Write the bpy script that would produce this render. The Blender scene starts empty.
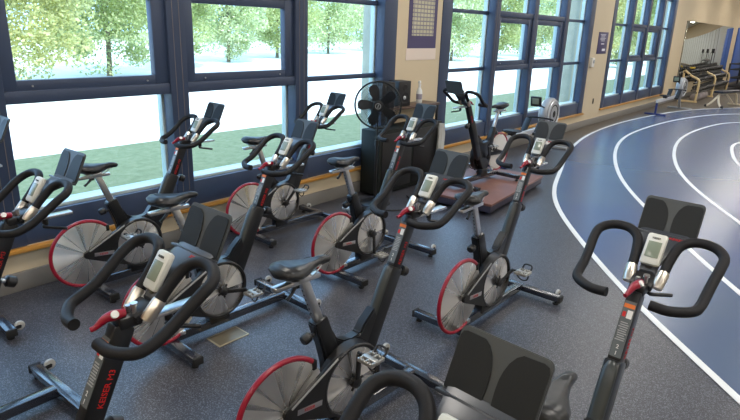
import bpy, bmesh, math, random
from mathutils import Vector, Matrix
R = math.radians
rnd = random.Random(7)
sc = bpy.context.scene
COL = sc.collection

# ------------------------------------------------------------------ camera
cam_d = bpy.data.cameras.new('camera'); cam = bpy.data.objects.new('camera', cam_d); COL.objects.link(cam)
PITCH, ROLL, PSI, CAMH, FPX = R(17.33), R(1.958), R(38.645), 1.9825, 579.24
fwd = Vector((math.cos(PSI)*math.cos(PITCH), math.sin(PSI)*math.cos(PITCH), -math.sin(PITCH)))
rt = Vector((math.sin(PSI), -math.cos(PSI), 0)); up = rt.cross(fwd)
r2 = math.cos(ROLL)*rt + math.sin(ROLL)*up; u2 = -math.sin(ROLL)*rt + math.cos(ROLL)*up
M = Matrix((r2, u2, -fwd)).transposed().to_4x4(); M.translation = (0, 0, CAMH)
cam.matrix_world = M
cam_d.sensor_fit = 'HORIZONTAL'; cam_d.sensor_width = 36; cam_d.lens = FPX*36/740
cam_d.clip_start = .02; cam_d.clip_end = 400
sc.camera = cam
# ------------------------------------------------------------------ light
sc.view_settings.view_transform = 'Standard'; sc.view_settings.look = 'None'
sc.view_settings.gamma = 1; sc.view_settings.exposure = .12; sc.view_settings.use_curve_mapping = False
w = bpy.data.worlds.new('sky'); sc.world = w; w.use_nodes = True
bg = w.node_tree.nodes['Background']; bg.inputs[0].default_value = (.36, .60, 1, 1); bg.inputs[1].default_value = 4.6
sd = bpy.data.lights.new('sun', 'SUN'); sd.energy = 6.5; sd.angle = R(.5); sd.color = (1, .97, .92)
sun = bpy.data.objects.new('sun', sd); COL.objects.link(sun)
sun.rotation_euler = Vector((.25, .65, -.76)).to_track_quat('-Z', 'Y').to_euler(); sun.location = (0, 0, 20)
LAMP_W = 50; LAMP_C = (1, .94, .87)

# ------------------------------------------------------------------ materials
MATS = {}
def mat(name, col, rough=.5, metal=0, spec=.5, **k):
    m = bpy.data.materials.new(name); m.use_nodes = True
    b = m.node_tree.nodes['Principled BSDF']
    b.inputs['Base Color'].default_value = (*col, 1); b.inputs['Roughness'].default_value = rough
    b.inputs['Metallic'].default_value = metal; b.inputs['Specular IOR Level'].default_value = spec
    for a, v in k.items(): b.inputs[a].default_value = v
    MATS[name] = m
    return m
def nodes(m): return m.node_tree.nodes, m.node_tree.links, m.node_tree.nodes['Principled BSDF']
def coords(m, kind='Object', scale=(1, 1, 1)):
    n, l, b = nodes(m)
    tc = n.new('ShaderNodeTexCoord'); mp = n.new('ShaderNodeMapping'); mp.inputs['Scale'].default_value = scale
    l.new(tc.outputs[kind], mp.inputs['Vector']); return mp.outputs[0]
def noise(m, scale, detail=3, vec=None, rough=.6):
    n, l, b = nodes(m); t = n.new('ShaderNodeTexNoise'); t.inputs['Scale'].default_value = scale
    t.inputs['Detail'].default_value = detail; t.inputs['Roughness'].default_value = rough
    l.new(vec if vec else coords(m), t.inputs['Vector']); return t.outputs['Fac']
def ramp(m, fac, stops, interp='LINEAR'):
    n, l, b = nodes(m); r = n.new('ShaderNodeValToRGB'); r.color_ramp.interpolation = interp
    e = r.color_ramp.elements
    while len(e) < len(stops): e.new(.5)
    for i, (p, c) in enumerate(stops): e[i].position = p; e[i].color = (*c, 1)
    l.new(fac, r.inputs[0]); return r.outputs[0]
def bump(m, fac, strength=.2, dist=.01):
    n, l, b = nodes(m); bp = n.new('ShaderNodeBump'); bp.inputs['Strength'].default_value = strength
    bp.inputs['Distance'].default_value = dist; l.new(fac, bp.inputs['Height']); l.new(bp.outputs[0], b.inputs['Normal'])

# rubber floor with flecks
def fleck_floor(name, base, a, c, rough, spec=.5):
    m = mat(name, base, rough, spec=spec); n, l, b = nodes(m); co = coords(m)
    v = n.new('ShaderNodeTexVoronoi'); v.inputs['Scale'].default_value = 210; l.new(co, v.inputs['Vector'])
    sp = n.new('ShaderNodeSeparateColor'); l.new(v.outputs['Color'], sp.inputs[0])
    col = ramp(m, sp.outputs[0], [(0, base), (.66, base), (.70, a), (.86, a), (.90, c), (1, c)], 'LINEAR')
    l.new(col, b.inputs['Base Color']); bump(m, noise(m, 160, 2, co), .25, .004); return m
fleck_floor('rubber', (.038, .040, .050), (.135, .138, .165), (.018, .018, .022), .33)
fleck_floor('rubber_tan_lit', (.085, .068, .050), (.13, .11, .085), (.04, .034, .028), .5)
m = mat('track', (.07, .10, .21), .27, spec=.5); n, l, b = nodes(m)
l.new(ramp(m, noise(m, .35, 2), [(.3, (.052, .085, .20)), (.7, (.088, .125, .185))]), b.inputs['Base Color'])
mat('lane_white', (.72, .74, .74), .45)
m = mat('wall_paint', (.58, .49, .33), .7); n, l, b = nodes(m)
l.new(ramp(m, noise(m, .8, 4), [(.3, (.57, .475, .32)), (.7, (.60, .50, .345))]), b.inputs['Base Color']); bump(m, noise(m, 220, 2), .1, .002)
mat('ceiling_white', (.75, .74, .70), .8)
m = mat('frame_blue', (.036, .055, .105), .42, spec=.5); n, l, b = nodes(m); bump(m, noise(m, 90, 2), .04, .002)
mat('joint_brown', (.20, .17, .16), .5)
mat('frame_outer_lit', (.52, .62, .62), .4, metal=.2)
mat('base_grey', (.20, .19, .175), .6)
m = mat('oak', (.52, .26, .05), .35); n, l, b = nodes(m)
l.new(ramp(m, noise(m, 6, 4, coords(m, scale=(.3, 6, 6))), [(.3, (.44, .20, .03)), (.7, (.58, .29, .06))]), b.inputs['Base Color'])
m = mat('stone_pier', (.50, .47, .36), .8); n, l, b = nodes(m)
l.new(ramp(m, noise(m, 5, 4), [(.3, (.44, .42, .33)), (.7, (.56, .53, .41))]), b.inputs['Base Color'])
# glass: thin see-through sheet with a reflection
g = bpy.data.materials.new('glass'); g.use_nodes = True; MATS['glass'] = g
n, l = g.node_tree.nodes, g.node_tree.links; n.clear()
o_ = n.new('ShaderNodeOutputMaterial'); mx = n.new('ShaderNodeMixShader'); tr = n.new('ShaderNodeBsdfTransparent'); gl = n.new('ShaderNodeBsdfGlossy')
fr = n.new('ShaderNodeFresnel'); fr.inputs[0].default_value = 1.3; tr.inputs[0].default_value = (.95, .98, .95, 1); gl.inputs['Roughness'].default_value = .02
gb = n.new('ShaderNodeNewGeometry'); inv = n.new('ShaderNodeMath'); inv.operation = 'SUBTRACT'; inv.inputs[0].default_value = 1; l.new(gb.outputs['Backfacing'], inv.inputs[1])
ml = n.new('ShaderNodeMath'); ml.operation = 'MULTIPLY'; l.new(fr.outputs[0], ml.inputs[0]); l.new(inv.outputs[0], ml.inputs[1])
l.new(ml.outputs[0], mx.inputs[0]); l.new(tr.outputs[0], mx.inputs[1]); l.new(gl.outputs[0], mx.inputs[2]); l.new(mx.outputs[0], o_.inputs[0])
mat('mirror', (.80, .84, .83), .01, 1)
# bike materials
mat('black_paint', (.009, .010, .012), .30, spec=.5)
mat('base_paint', (.014, .018, .030), .25, spec=.7)
MATS['base_paint'].node_tree.nodes['Principled BSDF'].inputs['Coat Weight'].default_value = .8
MATS['base_paint'].node_tree.nodes['Principled BSDF'].inputs['Coat Roughness'].default_value = .15
mat('black_plastic', (.009, .009, .010), .40)
mat('foam', (.011, .011, .0125), .55, spec=.25)
m = MATS['foam']; bump(m, noise(m, 320, 2), .15, .002)
mat('saddle', (.009, .010, .011), .36, spec=.55)
mat('red', (.27, .004, .022), .28, spec=.6)
mat('red_print', (.55, .012, .012), .5)
mat('chrome', (.78, .76, .72), .16, 1)
mat('silver', (.62, .62, .62), .30, 1)
mat('clamp_bronze', (.70, .65, .57), .30, 1)
mat('pedal_silver', (.50, .49, .46), .38, .85)
def brushed(name, col):
    m = mat(name, col, .35, 1); n, l, b = nodes(m)
    t = n.new('ShaderNodeTangent'); t.direction_type = 'RADIAL'; t.axis = 'Y'
    l.new(t.outputs[0], b.inputs['Tangent']); b.inputs['Anisotropic'].default_value = .86
    tc = n.new('ShaderNodeTexCoord'); sx = n.new('ShaderNodeSeparateXYZ'); l.new(tc.outputs['Object'], sx.inputs[0])
    at = n.new('ShaderNodeMath'); at.operation = 'ARCTAN2'; l.new(sx.outputs['Z'], at.inputs[0]); l.new(sx.outputs['X'], at.inputs[1])
    ns = n.new('ShaderNodeTexNoise'); ns.noise_dimensions = '1D'; ns.inputs['Scale'].default_value = 3.2; ns.inputs['Detail'].default_value = 2.5
    l.new(at.outputs[0], ns.inputs['W']); l.new(ramp(m, ns.outputs['Fac'], [(.35, (.20,)*3), (.65, (.46,)*3)]), b.inputs['Roughness'])
    return m
brushed('brushed', (.86, .84, .80))
brushed('brushed_crank', (.80, .78, .75))
mat('grey_plastic', (.62, .63, .58), .4)
mat('lcd', (.22, .26, .20), .2)
mat('tray_grey', (.060, .067, .070), .42)
mat('tray_pad', (.013, .015, .016), .5, spec=.3)
mat('console', (.045, .050, .060), .32)
mat('decal_grey', (.35, .36, .36), .5)
mat('decal_panel', (.10, .115, .12), .45)
mat('decal_orange', (.75, .18, .03), .5)
mat('decal_white', (.75, .75, .73), .5)
mat('tyre_grey', (.42, .42, .40), .5)
mat('rubber_black', (.012, .012, .012), .7)
mat('white_disc', (.66, .65, .62), .5)
mat('cap_green', (.030, .036, .036), .35)
# others
m = mat('platform_top', (.17, .075, .055), .42); n, l, b = nodes(m)
l.new(ramp(m, noise(m, 3, 4), [(.3, (.14, .06, .045)), (.7, (.21, .10, .08))]), b.inputs['Base Color'])
mat('platform_side', (.03, .028, .05), .5)
mat('fan_black', (.005, .006, .007), .45)
mat('speaker_black', (.010, .010, .011), .45)
mat('table_brown', (.085, .05, .035), .45)
mat('metal_dark', (.03, .03, .032), .4, .5)
mat('cabinet', (.012, .015, .013), .65, spec=.3)
mat('cloth', (.55, .56, .54), .9)
mat('bottle_white', (.72, .74, .72), .35)
mat('bottle_label', (.28, .26, .32), .5)
mat('purple', (.060, .050, .125), .55)
m = mat('grid_paper', (.45, .43, .30), .6); n, l, b = nodes(m)
br = n.new('ShaderNodeTexBrick'); br.offset = 0; br.inputs['Color1'].default_value = (.52, .49, .33, 1); br.inputs['Color2'].default_value = (.44, .42, .30, 1)
br.inputs['Mortar'].default_value = (.20, .18, .22, 1); br.inputs['Scale'].default_value = 1; br.inputs['Mortar Size'].default_value = .008
br.inputs['Brick Width'].default_value = .075; br.inputs['Row Height'].default_value = .052
rot_ = n.new('ShaderNodeMapping'); rot_.inputs['Rotation'].default_value = (R(90), 0, 0); tc = n.new('ShaderNodeTexCoord')
l.new(tc.outputs['Object'], rot_.inputs[0]); l.new(rot_.outputs[0], br.inputs['Vector']); l.new(br.outputs['Color'], b.inputs['Base Color'])
mat('paper', (.70, .60, .52), .7)
mat('print_white', (.75, .75, .80), .6)
mat('rower_grey', (.36, .37, .38), .4, .3)
mat('rower_light', (.62, .64, .66), .35, .4)
mat('rower_blue', (.02, .035, .16), .45)
mat('rack_tan', (.66, .52, .28), .4)
mat('iron', (.018, .018, .018), .5)
mat('bench_pad', (.015, .018, .03), .5)
mat('bench_frame', (.66, .60, .46), .4)
mat('ball_grey', (.28, .25, .25), .6)
mat('blue_pad', (.05, .12, .42), .5)
mat('yellow', (.62, .42, .05), .5)
mat('thermo', (.70, .68, .62), .5)
mat('plate_brass', (.20, .17, .115), .35, .5)
mat('plate_edge', (.48, .42, .28), .35, .6)
m = mat('grass', (.17, .30, .12), .9); n, l, b = nodes(m)
l.new(ramp(m, noise(m, 7, 6, rough=.75), [(.3, (.17, .175, .065)), (.5, (.235, .23, .10)), (.72, (.33, .30, .155))]), b.inputs['Base Color'])
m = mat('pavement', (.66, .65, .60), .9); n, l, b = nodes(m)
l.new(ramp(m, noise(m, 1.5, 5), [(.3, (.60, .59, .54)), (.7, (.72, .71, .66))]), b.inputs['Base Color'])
def leafmat(name, a, c):
    m = mat(name, a, .55); n, l, b = nodes(m)
    gi = n.new('ShaderNodeNewGeometry'); l.new(ramp(m, gi.outputs['Random Per Island'], [(0, a), (.6, c), (1, tuple(min(1, x*1.5) for x in c))]), b.inputs['Base Color'])
    b.inputs['Transmission Weight'].default_value = 0
    t = n.new('ShaderNodeBsdfTranslucent'); t.inputs[0].default_value = (c[0]*1.4, c[1]*1.4, c[2], 1)
    mx = n.new('ShaderNodeMixShader'); mx.inputs[0].default_value = .5; out = n['Material Output']
    l.new(b.outputs[0], mx.inputs[1]); l.new(t.outputs[0], mx.inputs[2]); l.new(mx.outputs[0], out.inputs[0])
leafmat('leaf_yellow', (.17, .185, .075), (.50, .50, .28))
leafmat('leaf_green', (.13, .18, .08), (.42, .47, .27))
leafmat('leaf_hazed', (.20, .26, .17), (.52, .57, .42))  # leaves of farther trees, whitish haze put into the colour
mat('bark', (.16, .14, .10), .9)
mat('panel_white', (.72, .76, .74), .5)
mat('panel_gap', (.22, .24, .25), .6)
m = mat('lamp_glow', (1, 1, 1), .5); n, l, b = nodes(m)
b.inputs['Emission Color'].default_value = (1, .92, .8, 1); b.inputs['Emission Strength'].default_value = 4

# ------------------------------------------------------------------ mesh builder
class MB:
    def __init__(s): s.bm = bmesh.new()
    def merge(s, t, mi=0):
        off = [s.bm.verts.new(v.co) for v in t.verts]
        t.verts.index_update()
        for f in t.faces:
            try:
                nf = s.bm.faces.new([off[v.index] for v in f.verts]); nf.material_index = mi; nf.smooth = f.smooth
            except ValueError: pass
        t.free(); return s
    def box(s, c, size, rot=None, bev=.004, mi=0, seg=2):
        t = bmesh.new(); bmesh.ops.create_cube(t, size=1)
        for v in t.verts: v.co = Vector((v.co.x*size[0], v.co.y*size[1], v.co.z*size[2]))
        if bev > 0: bmesh.ops.bevel(t, geom=list(t.edges), offset=min(bev, min(size)*.45), segments=seg, profile=.5, affect='EDGES')
        t.normal_update()
        for f in t.faces: f.smooth = max(abs(q) for q in f.normal) < .999
        mt = (rot.to_4x4() if rot else Matrix.Identity(4)); mt.translation = Vector(c)
        bmesh.ops.transform(t, matrix=mt, verts=list(t.verts)); return s.merge(t, mi)
    def bar(s, a, b, wd, dp, bev=.004, mi=0, upv=(0, 1, 0), wd2=None):
        # rectangular bar from a to b; wd measured along upv, dp across
        a, b = Vector(a), Vector(b); z = (b-a); L = z.length; z.normalize(); y = Vector(upv); y = (y-z*y.dot(z)).normalized(); x = y.cross(z)
        return s.box((a+b)/2, (dp, wd, L), Matrix((x, y, z)).transposed(), bev, mi)
    def tube(s, pts, r, n=10, mi=0, smooth=0, cap=True, rs=None):
        pts = [Vector(p) for p in pts]
        if smooth: pts = spline(pts, smooth)
        if rs is None: rs = [r]*len(pts)
        elif len(rs) != len(pts):
            k = len(rs)-1; rs = [rs[min(int(i/(len(pts)-1)*k), k-1)]*(1-((i/(len(pts)-1)*k)-min(int(i/(len(pts)-1)*k), k-1))) + rs[min(int(i/(len(pts)-1)*k), k-1)+1]*((i/(len(pts)-1)*k)-min(int(i/(len(pts)-1)*k), k-1)) for i in range(len(pts))]
        rings = []; t0 = (pts[1]-pts[0]).normalized(); ref = Vector((0, 0, 1)) if abs(t0.z) < .9 else Vector((1, 0, 0))
        u = (ref-t0*ref.dot(t0)).normalized()
        for i, p in enumerate(pts):
            t = (pts[min(i+1, len(pts)-1)]-pts[max(i-1, 0)]).normalized(); u = (u-t*u.dot(t)).normalized(); v = t.cross(u)
            rings.append([s.bm.verts.new(p+(u*math.cos(2*math.pi*k/n)+v*math.sin(2*math.pi*k/n))*rs[i]) for k in range(n)])
        for A, B in zip(rings, rings[1:]):
            for k in range(n):
                f = s.bm.faces.new((A[k], A[(k+1) % n], B[(k+1) % n], B[k])); f.smooth = True; f.material_index = mi
        if cap:
            for ring, p, rr, sg in ((rings[0], pts[0], rs[0], -1), (rings[-1], pts[-1], rs[-1], 1)):
                f = s.bm.faces.new(ring[::-1] if sg < 0 else ring); f.material_index = mi; f.smooth = True
        return s
    def cyl(s, a, b, r, n=20, mi=0, r2=None): return s.tube([a, b], r, n, mi, rs=[r, r if r2 is None else r2])
    def lathe(s, prof, origin=(0, 0, 0), axis='Y', n=32, mi=0, a0=0, a1=360):
        # prof: (radius, offset along the axis)
        full = abs(a1-a0) >= 360; cnt = n if full else n+1; rows = []
        for k in range(cnt):
            a = R(a0+(a1-a0)*k/n); c, sn = math.cos(a), math.sin(a); row = []
            for (r_, h) in prof:
                p = {'Y': (r_*c, h, r_*sn), 'Z': (r_*c, r_*sn, h), 'X': (h, r_*c, r_*sn)}[axis]
                row.append(s.bm.verts.new(Vector(origin)+Vector(p)))
            rows.append(row)
        for k in range(n):
            A, B = rows[k], rows[(k+1) % cnt]
            for j in range(len(prof)-1):
                try: f = s.bm.faces.new((A[j], A[j+1], B[j+1], B[j])); f.smooth = True; f.material_index = mi
                except ValueError: pass
        return s
    def prism(s, poly, y0, y1, mi=0, bev=0, plane='XZ'):
        t = bmesh.new()
        mk = {'XZ': lambda p, h: (p[0], h, p[1]), 'XY': lambda p, h: (p[0], p[1], h), 'YZ': lambda p, h: (h, p[0], p[1])}[plane]
        A = [t.verts.new(mk(p, y0)) for p in poly]; B = [t.verts.new(mk(p, y1)) for p in poly]; k = len(poly)
        t.faces.new(A); t.faces.new(B[::-1])
        for i in range(k): t.faces.new((A[i], B[i], B[(i+1) % k], A[(i+1) % k]))
        bmesh.ops.recalc_face_normals(t, faces=list(t.faces))
        if bev: bmesh.ops.bevel(t, geom=[e for e in t.edges if len(e.link_faces) == 2 and e.calc_face_angle(0) > .6], offset=bev, segments=2, affect='EDGES')
        t.normal_update(); ax = Vector(mk((0, 0), 1))
        for f in t.faces: f.smooth = abs(f.normal.dot(ax)) < .999
        return s.merge(t, mi)
    def loft(s, rings, mi=0, cap=True):
        vs = [[s.bm.verts.new(p) for p in r_] for r_ in rings]; n = len(vs[0])
        for A, B in zip(vs, vs[1:]):
            for k in range(n):
                f = s.bm.faces.new((A[k], A[(k+1) % n], B[(k+1) % n], B[k])); f.smooth = True; f.material_index = mi
        if cap: 
            for f in (s.bm.faces.new(vs[0][::-1]), s.bm.faces.new(vs[-1])): f.smooth = True; f.material_index = mi
        return s
    def xform(s, mt): bmesh.ops.transform(s.bm, matrix=mt, verts=list(s.bm.verts)); return s
    def mesh(s, name, mats, ang=38):
        bmesh.ops.recalc_face_normals(s.bm, faces=list(s.bm.faces))
        me = bpy.data.meshes.new(name); s.bm.to_mesh(me); s.bm.free()
        for q in (mats if isinstance(mats, (list, tuple)) else [mats]): me.materials.append(MATS[q])
        me.set_sharp_from_angle(angle=R(ang)); return me
    def build(s, name, mats, parent=None, loc=None, ang=38):
        o = bpy.data.objects.new(name, s.mesh(name, mats, ang)); COL.objects.link(o)
        if loc: o.location = loc
        if parent: o.parent = parent
        return o
def spline(pts, k):
    out = []; n = len(pts)
    for i in range(n-1):
        p0, p1, p2, p3 = pts[max(i-1, 0)], pts[i], pts[i+1], pts[min(i+2, n-1)]
        for j in range(k):
            t = j/k; out.append(.5*((2*p1)+(p2-p0)*t+(2*p0-5*p1+4*p2-p3)*t*t+(3*p1-p0-3*p2+p3)*t**3))
    out.append(pts[-1]); return out
def empty(name, loc=(0, 0, 0), rz=0, label=None, cat=None, group=None, kind=None):
    o = bpy.data.objects.new(name, None); COL.objects.link(o); o.location = loc; o.rotation_euler = (0, 0, rz); o.empty_display_size = .1
    return tag(o, label, cat, group, kind)
def tag(o, label=None, cat=None, group=None, kind=None):
    if label: o['label'] = label
    if cat: o['category'] = cat
    if group: o['group'] = group
    if kind: o['kind'] = kind
    return o
def struct(o): o['kind'] = 'structure'; return o
def children(o): return [c for c in bpy.data.objects if c.parent == o]
def text_mesh(name, body, size, mats, mt, extrude=.0006, parent=None, spacing=1.0):
    cu = bpy.data.curves.new(name, 'FONT'); cu.body = body; cu.size = size; cu.extrude = extrude; cu.align_x = 'CENTER'; cu.align_y = 'CENTER'; cu.space_character = spacing
    cu.resolution_u = 2
    to = bpy.data.objects.new(name, cu); COL.objects.link(to); dg = bpy.context.evaluated_depsgraph_get()
    me = bpy.data.meshes.new_from_object(to.evaluated_get(dg)); bpy.data.objects.remove(to); me.name = name
    me.materials.clear(); me.materials.append(MATS[mats]); me.transform(mt)
    o = bpy.data.objects.new(name, me); COL.objects.link(o)
    if parent: o.parent = parent
    return o
def basis(origin, x, y):
    x = Vector(x).normalized(); y = Vector(y); y = (y-x*y.dot(x)).normalized(); z = x.cross(y)
    mt = Matrix((x, y, z)).transposed().to_4x4(); mt.translation = Vector(origin); return mt

# ------------------------------------------------------------------ room shell
WY = 4.56; X0, X1, YB, ZC = -4.5, 36, -9.5, 4.3
struct(MB().box(((X0+X1)/2, (YB+WY)/2, -.05), (X1-X0, WY-YB, .10), bev=0).build('floor', 'rubber'))
struct(MB().box(((X0+X1)/2, (YB+4.9)/2, ZC+.2), (X1-X0+.6, 4.9-YB, .4), bev=0).build('ceiling', 'ceiling_white'))
struct(MB().box(((X0+X1)/2, 4.80, 4.85), (X1-X0+.6, .2, .5), bev=0).build('trim_1', 'stone_pier'))  # unseen roof edge, added to set where the building's shadow ends outside
struct(MB().box((X0-.1, (YB+4.9)/2, ZC/2), (.2, 4.9-YB, ZC), bev=0).build('wall_left', 'wall_paint'))
struct(MB().box(((X0+X1)/2, YB-.1, ZC/2), (X1-X0, .2, ZC), bev=0).build('wall_back', 'wall_paint'))
mb = MB().box((X1+.1, (YB+4.9)/2, ZC/2), (.2, 4.9-YB, ZC), bev=0)
for i in range(24):
    y = -9+i*.57
    if y < 4.4: mb.box((X1-.01, y+.26, 1.5), (.02, .50, 2.9), bev=.004, mi=1); mb.box((X1-.004, y-.02, 1.5), (.008, .05, 2.9), bev=0, mi=2)
struct(mb.build('wall_right', ['wall_paint', 'panel_white', 'panel_gap']))
# window wall: solid pieces between the window groups, and above / below them
G = [(.0, [.08, 1.57, 3.05, 4.54, 6.11], .25), (7.15, [7.40, 8.85, 10.29, 11.75, 13.19], .25), (14.42, [14.66, 16.10, 17.55, 18.95, 20.29], .25)]
G = [(-.12, [.08, 1.57, 3.05, 4.54, 6.11]), (7.15, [7.40, 8.85, 10.29, 11.75, 13.19]), (14.42, [14.64, 16.10, 17.52, 18.92, 20.29])]
WZ0, WZ1 = .34, 3.92; TH = .34
def wallpiece(mb, xa, xb, za, zb, th=TH): mb.box(((xa+xb)/2, WY+th/2, (za+zb)/2), (xb-xa, th, zb-za), bev=0)
mb = MB(); spans = [X0, G[0][0], G[0][1][-1], G[1][0], G[1][1][-1], G[2][0], G[2][1][-1], X1]
for i in range(0, 8, 2): wallpiece(mb, spans[i], spans[i+1], 0, ZC)
for x0, e in G: wallpiece(mb, x0, e[-1], 0, WZ0); wallpiece(mb, x0, e[-1], WZ1, ZC)
struct(mb.build('wall_front', 'wall_paint'))
for i, (xa, xb) in enumerate([(-1.3, -.12), (6.11, 7.2), (13.19, 14.42), (20.35, 21.4)]):
    struct(MB().box(((xa+xb)/2, 5.0, 2.2), (xb-xa, .22, 4.6), bev=.01).build('trim_%d' % (i+2), 'stone_pier'))
struct(MB().box(((X0+X1)/2, WY-.012, .075), (X1-X0, .024, .15), bev=.004).build('baseboard_front', 'base_grey'))
struct(MB().box(((-2)/2-1.5, WY-.02, .315), (3.0, .04, .034), bev=.008).build('trim_6', 'oak'))
for i, (xa, xb) in enumerate([(-.12, 6.14), (7.13, 13.25), (14.38, 20.35)]):
    struct(MB().box(((xa+xb)/2, WY-.022, .318), (xb-xa, .05, .036), bev=.008).build('trim_%d' % (i+7), 'oak'))
ZR = [(.60, 1.39), (1.48, 2.245), (2.33, 3.05), (3.13, 3.86)]
for gi, (x0, e) in enumerate(G):
    root = struct(empty('window_%d' % (gi+1), ((x0+e[-1])/2, WY, WZ0)))
    base = Vector(root.location)
    def P(mbx, name, mats): 
        o = mbx.build(name, mats); o.data.transform(Matrix.Translation(-base)); o.parent = root; return o
    mb = MB(); D = .13; yc = WY+D/2-.012
    fw_l = e[0]-x0
    lefts = [x0] + [e[1]-.17, e[2]-.175, e[3]-.18] + [e[4]-.26]
    for k in range(5): mb.box(((lefts[k]+e[k])/2, yc, (WZ0+WZ1)/2), (e[k]-lefts[k], D, WZ1-WZ0), bev=.006)
    for k in range(4):
        a, b2 = e[k]-.01, lefts[k+1]+.01; cx = (a+b2)/2; wd = b2-a
        mb.box((cx, WY+.06, (WZ0+.575)/2), (wd, .12, .575-WZ0), bev=.004)
        mb.box((cx, WY+.06, 3.885), (wd, .12, .07), bev=.004)
        sash = k in (1, 2)
        if sash:
            mb.box((cx, WY+.075, 1.435), (wd, .15, .09), bev=.006); mb.box((cx, WY+.075, 2.288), (wd, .15, .086), bev=.006)
            mb.box((cx, WY+.12, 3.09), (wd, .08, .07), bev=.005)
        else:
            for z in (1.43, 2.285, 3.09): mb.box((cx, WY+.135, z), (wd, .06, .055), bev=.004)
    P(mb, 'frame', 'frame_blue')
    mb = MB()
    for k in range(1, 4):
        for q in (.055, .12): mb.box((lefts[k]+q, WY-.0135, 2.2), (.004, .003, 3.4), bev=0)
    P(mb, 'joint_strip', 'joint_brown')
    mb = MB()   # outer stops beside the glass and sloping sill, daylight put into their pale colour
    for k in range(4):
        a, b2 = e[k], lefts[k+1]
        mb.box((a-.02, WY+.165, 2.2), (.07, .07, 3.3), bev=.003); mb.box((b2+.02, WY+.165, 2.2), (.07, .07, 3.3), bev=.003)
        mb.box(((a+b2)/2, WY+.135, .586), (b2-a, .17, .028), bev=.003)
    P(mb, 'outer_frame', 'frame_outer_lit')
    for k in range(4):
        a, b2 = e[k], lefts[k+1]
        for zi, (za, zb) in enumerate(ZR):
            if k in (1, 2) and zi == 1:
                s_ = MB(); y = WY+.055; t = .075
                s_.box(((a+b2)/2, y, za+.034), (b2-a-.012, .062, t), bev=.004); s_.box(((a+b2)/2, y, zb-.049), (b2-a-.012, .062, .09), bev=.004)
                s_.box((a+.05, y, (za+zb)/2), (.10, .07, zb-za), bev=.006); s_.box((b2-.055, y, (za+zb)/2), (.13, .07, zb-za), bev=.006)
                so = P(s_, 'sash', 'frame_blue')
                pn = MB().box(((a+b2)/2, y+.02, (za+zb)/2), (b2-a-.16, .006, zb-za-.10), bev=0).build('pane', 'glass'); pn.data.transform(Matrix.Translation(-base)); pn.parent = so
                for hx in (a+.2, b2-.2):
                    lk = MB().cyl((hx, y-.036, za+.03), (hx, y-.045, za+.03), .007, 8).build('screw_cap', 'silver'); lk.data.transform(Matrix.Translation(-base)); lk.parent = so
            else:
                P(MB().box(((a+b2)/2, WY+.15, (za+zb)/2), (b2-a, .006, zb-za+.06), bev=0), 'pane', 'glass')

# ceiling lamps (out of the picture above): the gym's own light
for ix in range(9):
    for iy in range(4):
        x, y = -2.5+ix*4.4, -7.5+iy*3.4
        t = empty('ceiling_light', (x, y, ZC-.02), 0, 'flat ceiling light panel above the gym floor', 'ceiling light', 'ceiling light panels')
        MB().box((0, 0, -.005), (1.24, .64, .05), bev=.004).build('housing', 'ceiling_white', t)
        MB().box((0, 0, -.033), (1.16, .56, .004), bev=0).build('diffuser', 'lamp_glow', t)
        ld = bpy.data.lights.new('panel_light', 'AREA'); ld.shape = 'RECTANGLE'; ld.size = 1.16; ld.size_y = .56; ld.energy = LAMP_W; ld.color = LAMP_C
        lo = bpy.data.objects.new('panel_light', ld); COL.objects.link(lo); lo.parent = t; lo.location = (0, 0, -.05)

# ------------------------------------------------------------------ track
def smooth_line(pts, it=40):
    pts = spline([Vector((p[0], p[1], 0)) for p in pts], 8); out = [pts[0]]; acc = 0
    for a, b2 in zip(pts, pts[1:]):
        L = (b2-a).length
        while acc+.15 <= L: acc += .15; out.append(a.lerp(b2, acc/L))
        acc -= L
    for _ in range(it): out = [out[0]]+[(out[i-1]+out[i]*2+out[i+1])/4 for i in range(1, len(out)-1)]+[out[-1]]
    return out
L1 = [(-.4, -4.1), (.9, -2.55), (2.2, -1.2), (2.9, -.55), (3.607, .104), (4.011, .446), (4.326, .777), (4.883, 1.226), (5.696, 1.799), (6.543, 2.397), (7.396, 2.814), (8.691, 3.175), (9.925, 3.6), (11.7, 3.98), (13.07, 4.13), (14.92, 4.16), (16.66, 4.02), (18.88, 3.70), (20.5, 3.14), (21.6, 2.501), (22.8, 1.6), (24, .5), (25, -1)]
import sys
def ground(u, v):
    d = r2*((u-370)/FPX)-u2*((v-210)/FPX)+fwd; t = -CAMH/d.z; return (d.x*t, d.y*t)
def ext(pts):
    a, b2 = Vector(pts[0]), Vector(pts[1]); d = (a-b2).normalized()
    return [tuple(a+d*q) for q in (6.0, 3.0)]+pts
L2 = ext([ground(*p) for p in [(740, 294), (702, 262), (635, 197.6), (619.8, 178.6), (615, 164.3), (614.3, 152.4), (617.4, 144), (625.7, 135.7), (640, 129.8), (663.8, 122.6), (687.6, 117.9), (711.4, 115), (740, 113.8)]])+[(21.5, .2), (22.5, -1.2), (23.4, -3)]
L3 = ext([ground(*p) for p in [(740, 223.6), (708, 200), (692.4, 188), (678, 171.4), (673.3, 157), (674.5, 147.6), (680.5, 138), (697, 129.8), (716, 125), (740, 121.9)]])+[(19.4, -.9), (20.4, -2.4), (21, -4)]
L4 = [(3.6, -4.9), (5.6, -3.2), (7.6, -1.5), (9.4, -.1)]+[ground(*p) for p in [(740, 169), (735, 163), (731.7, 154.8), (733, 147.6), (740, 140.5)]]+[(16.2, -.9), (17.6, -2), (18.5, -4)]
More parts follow.
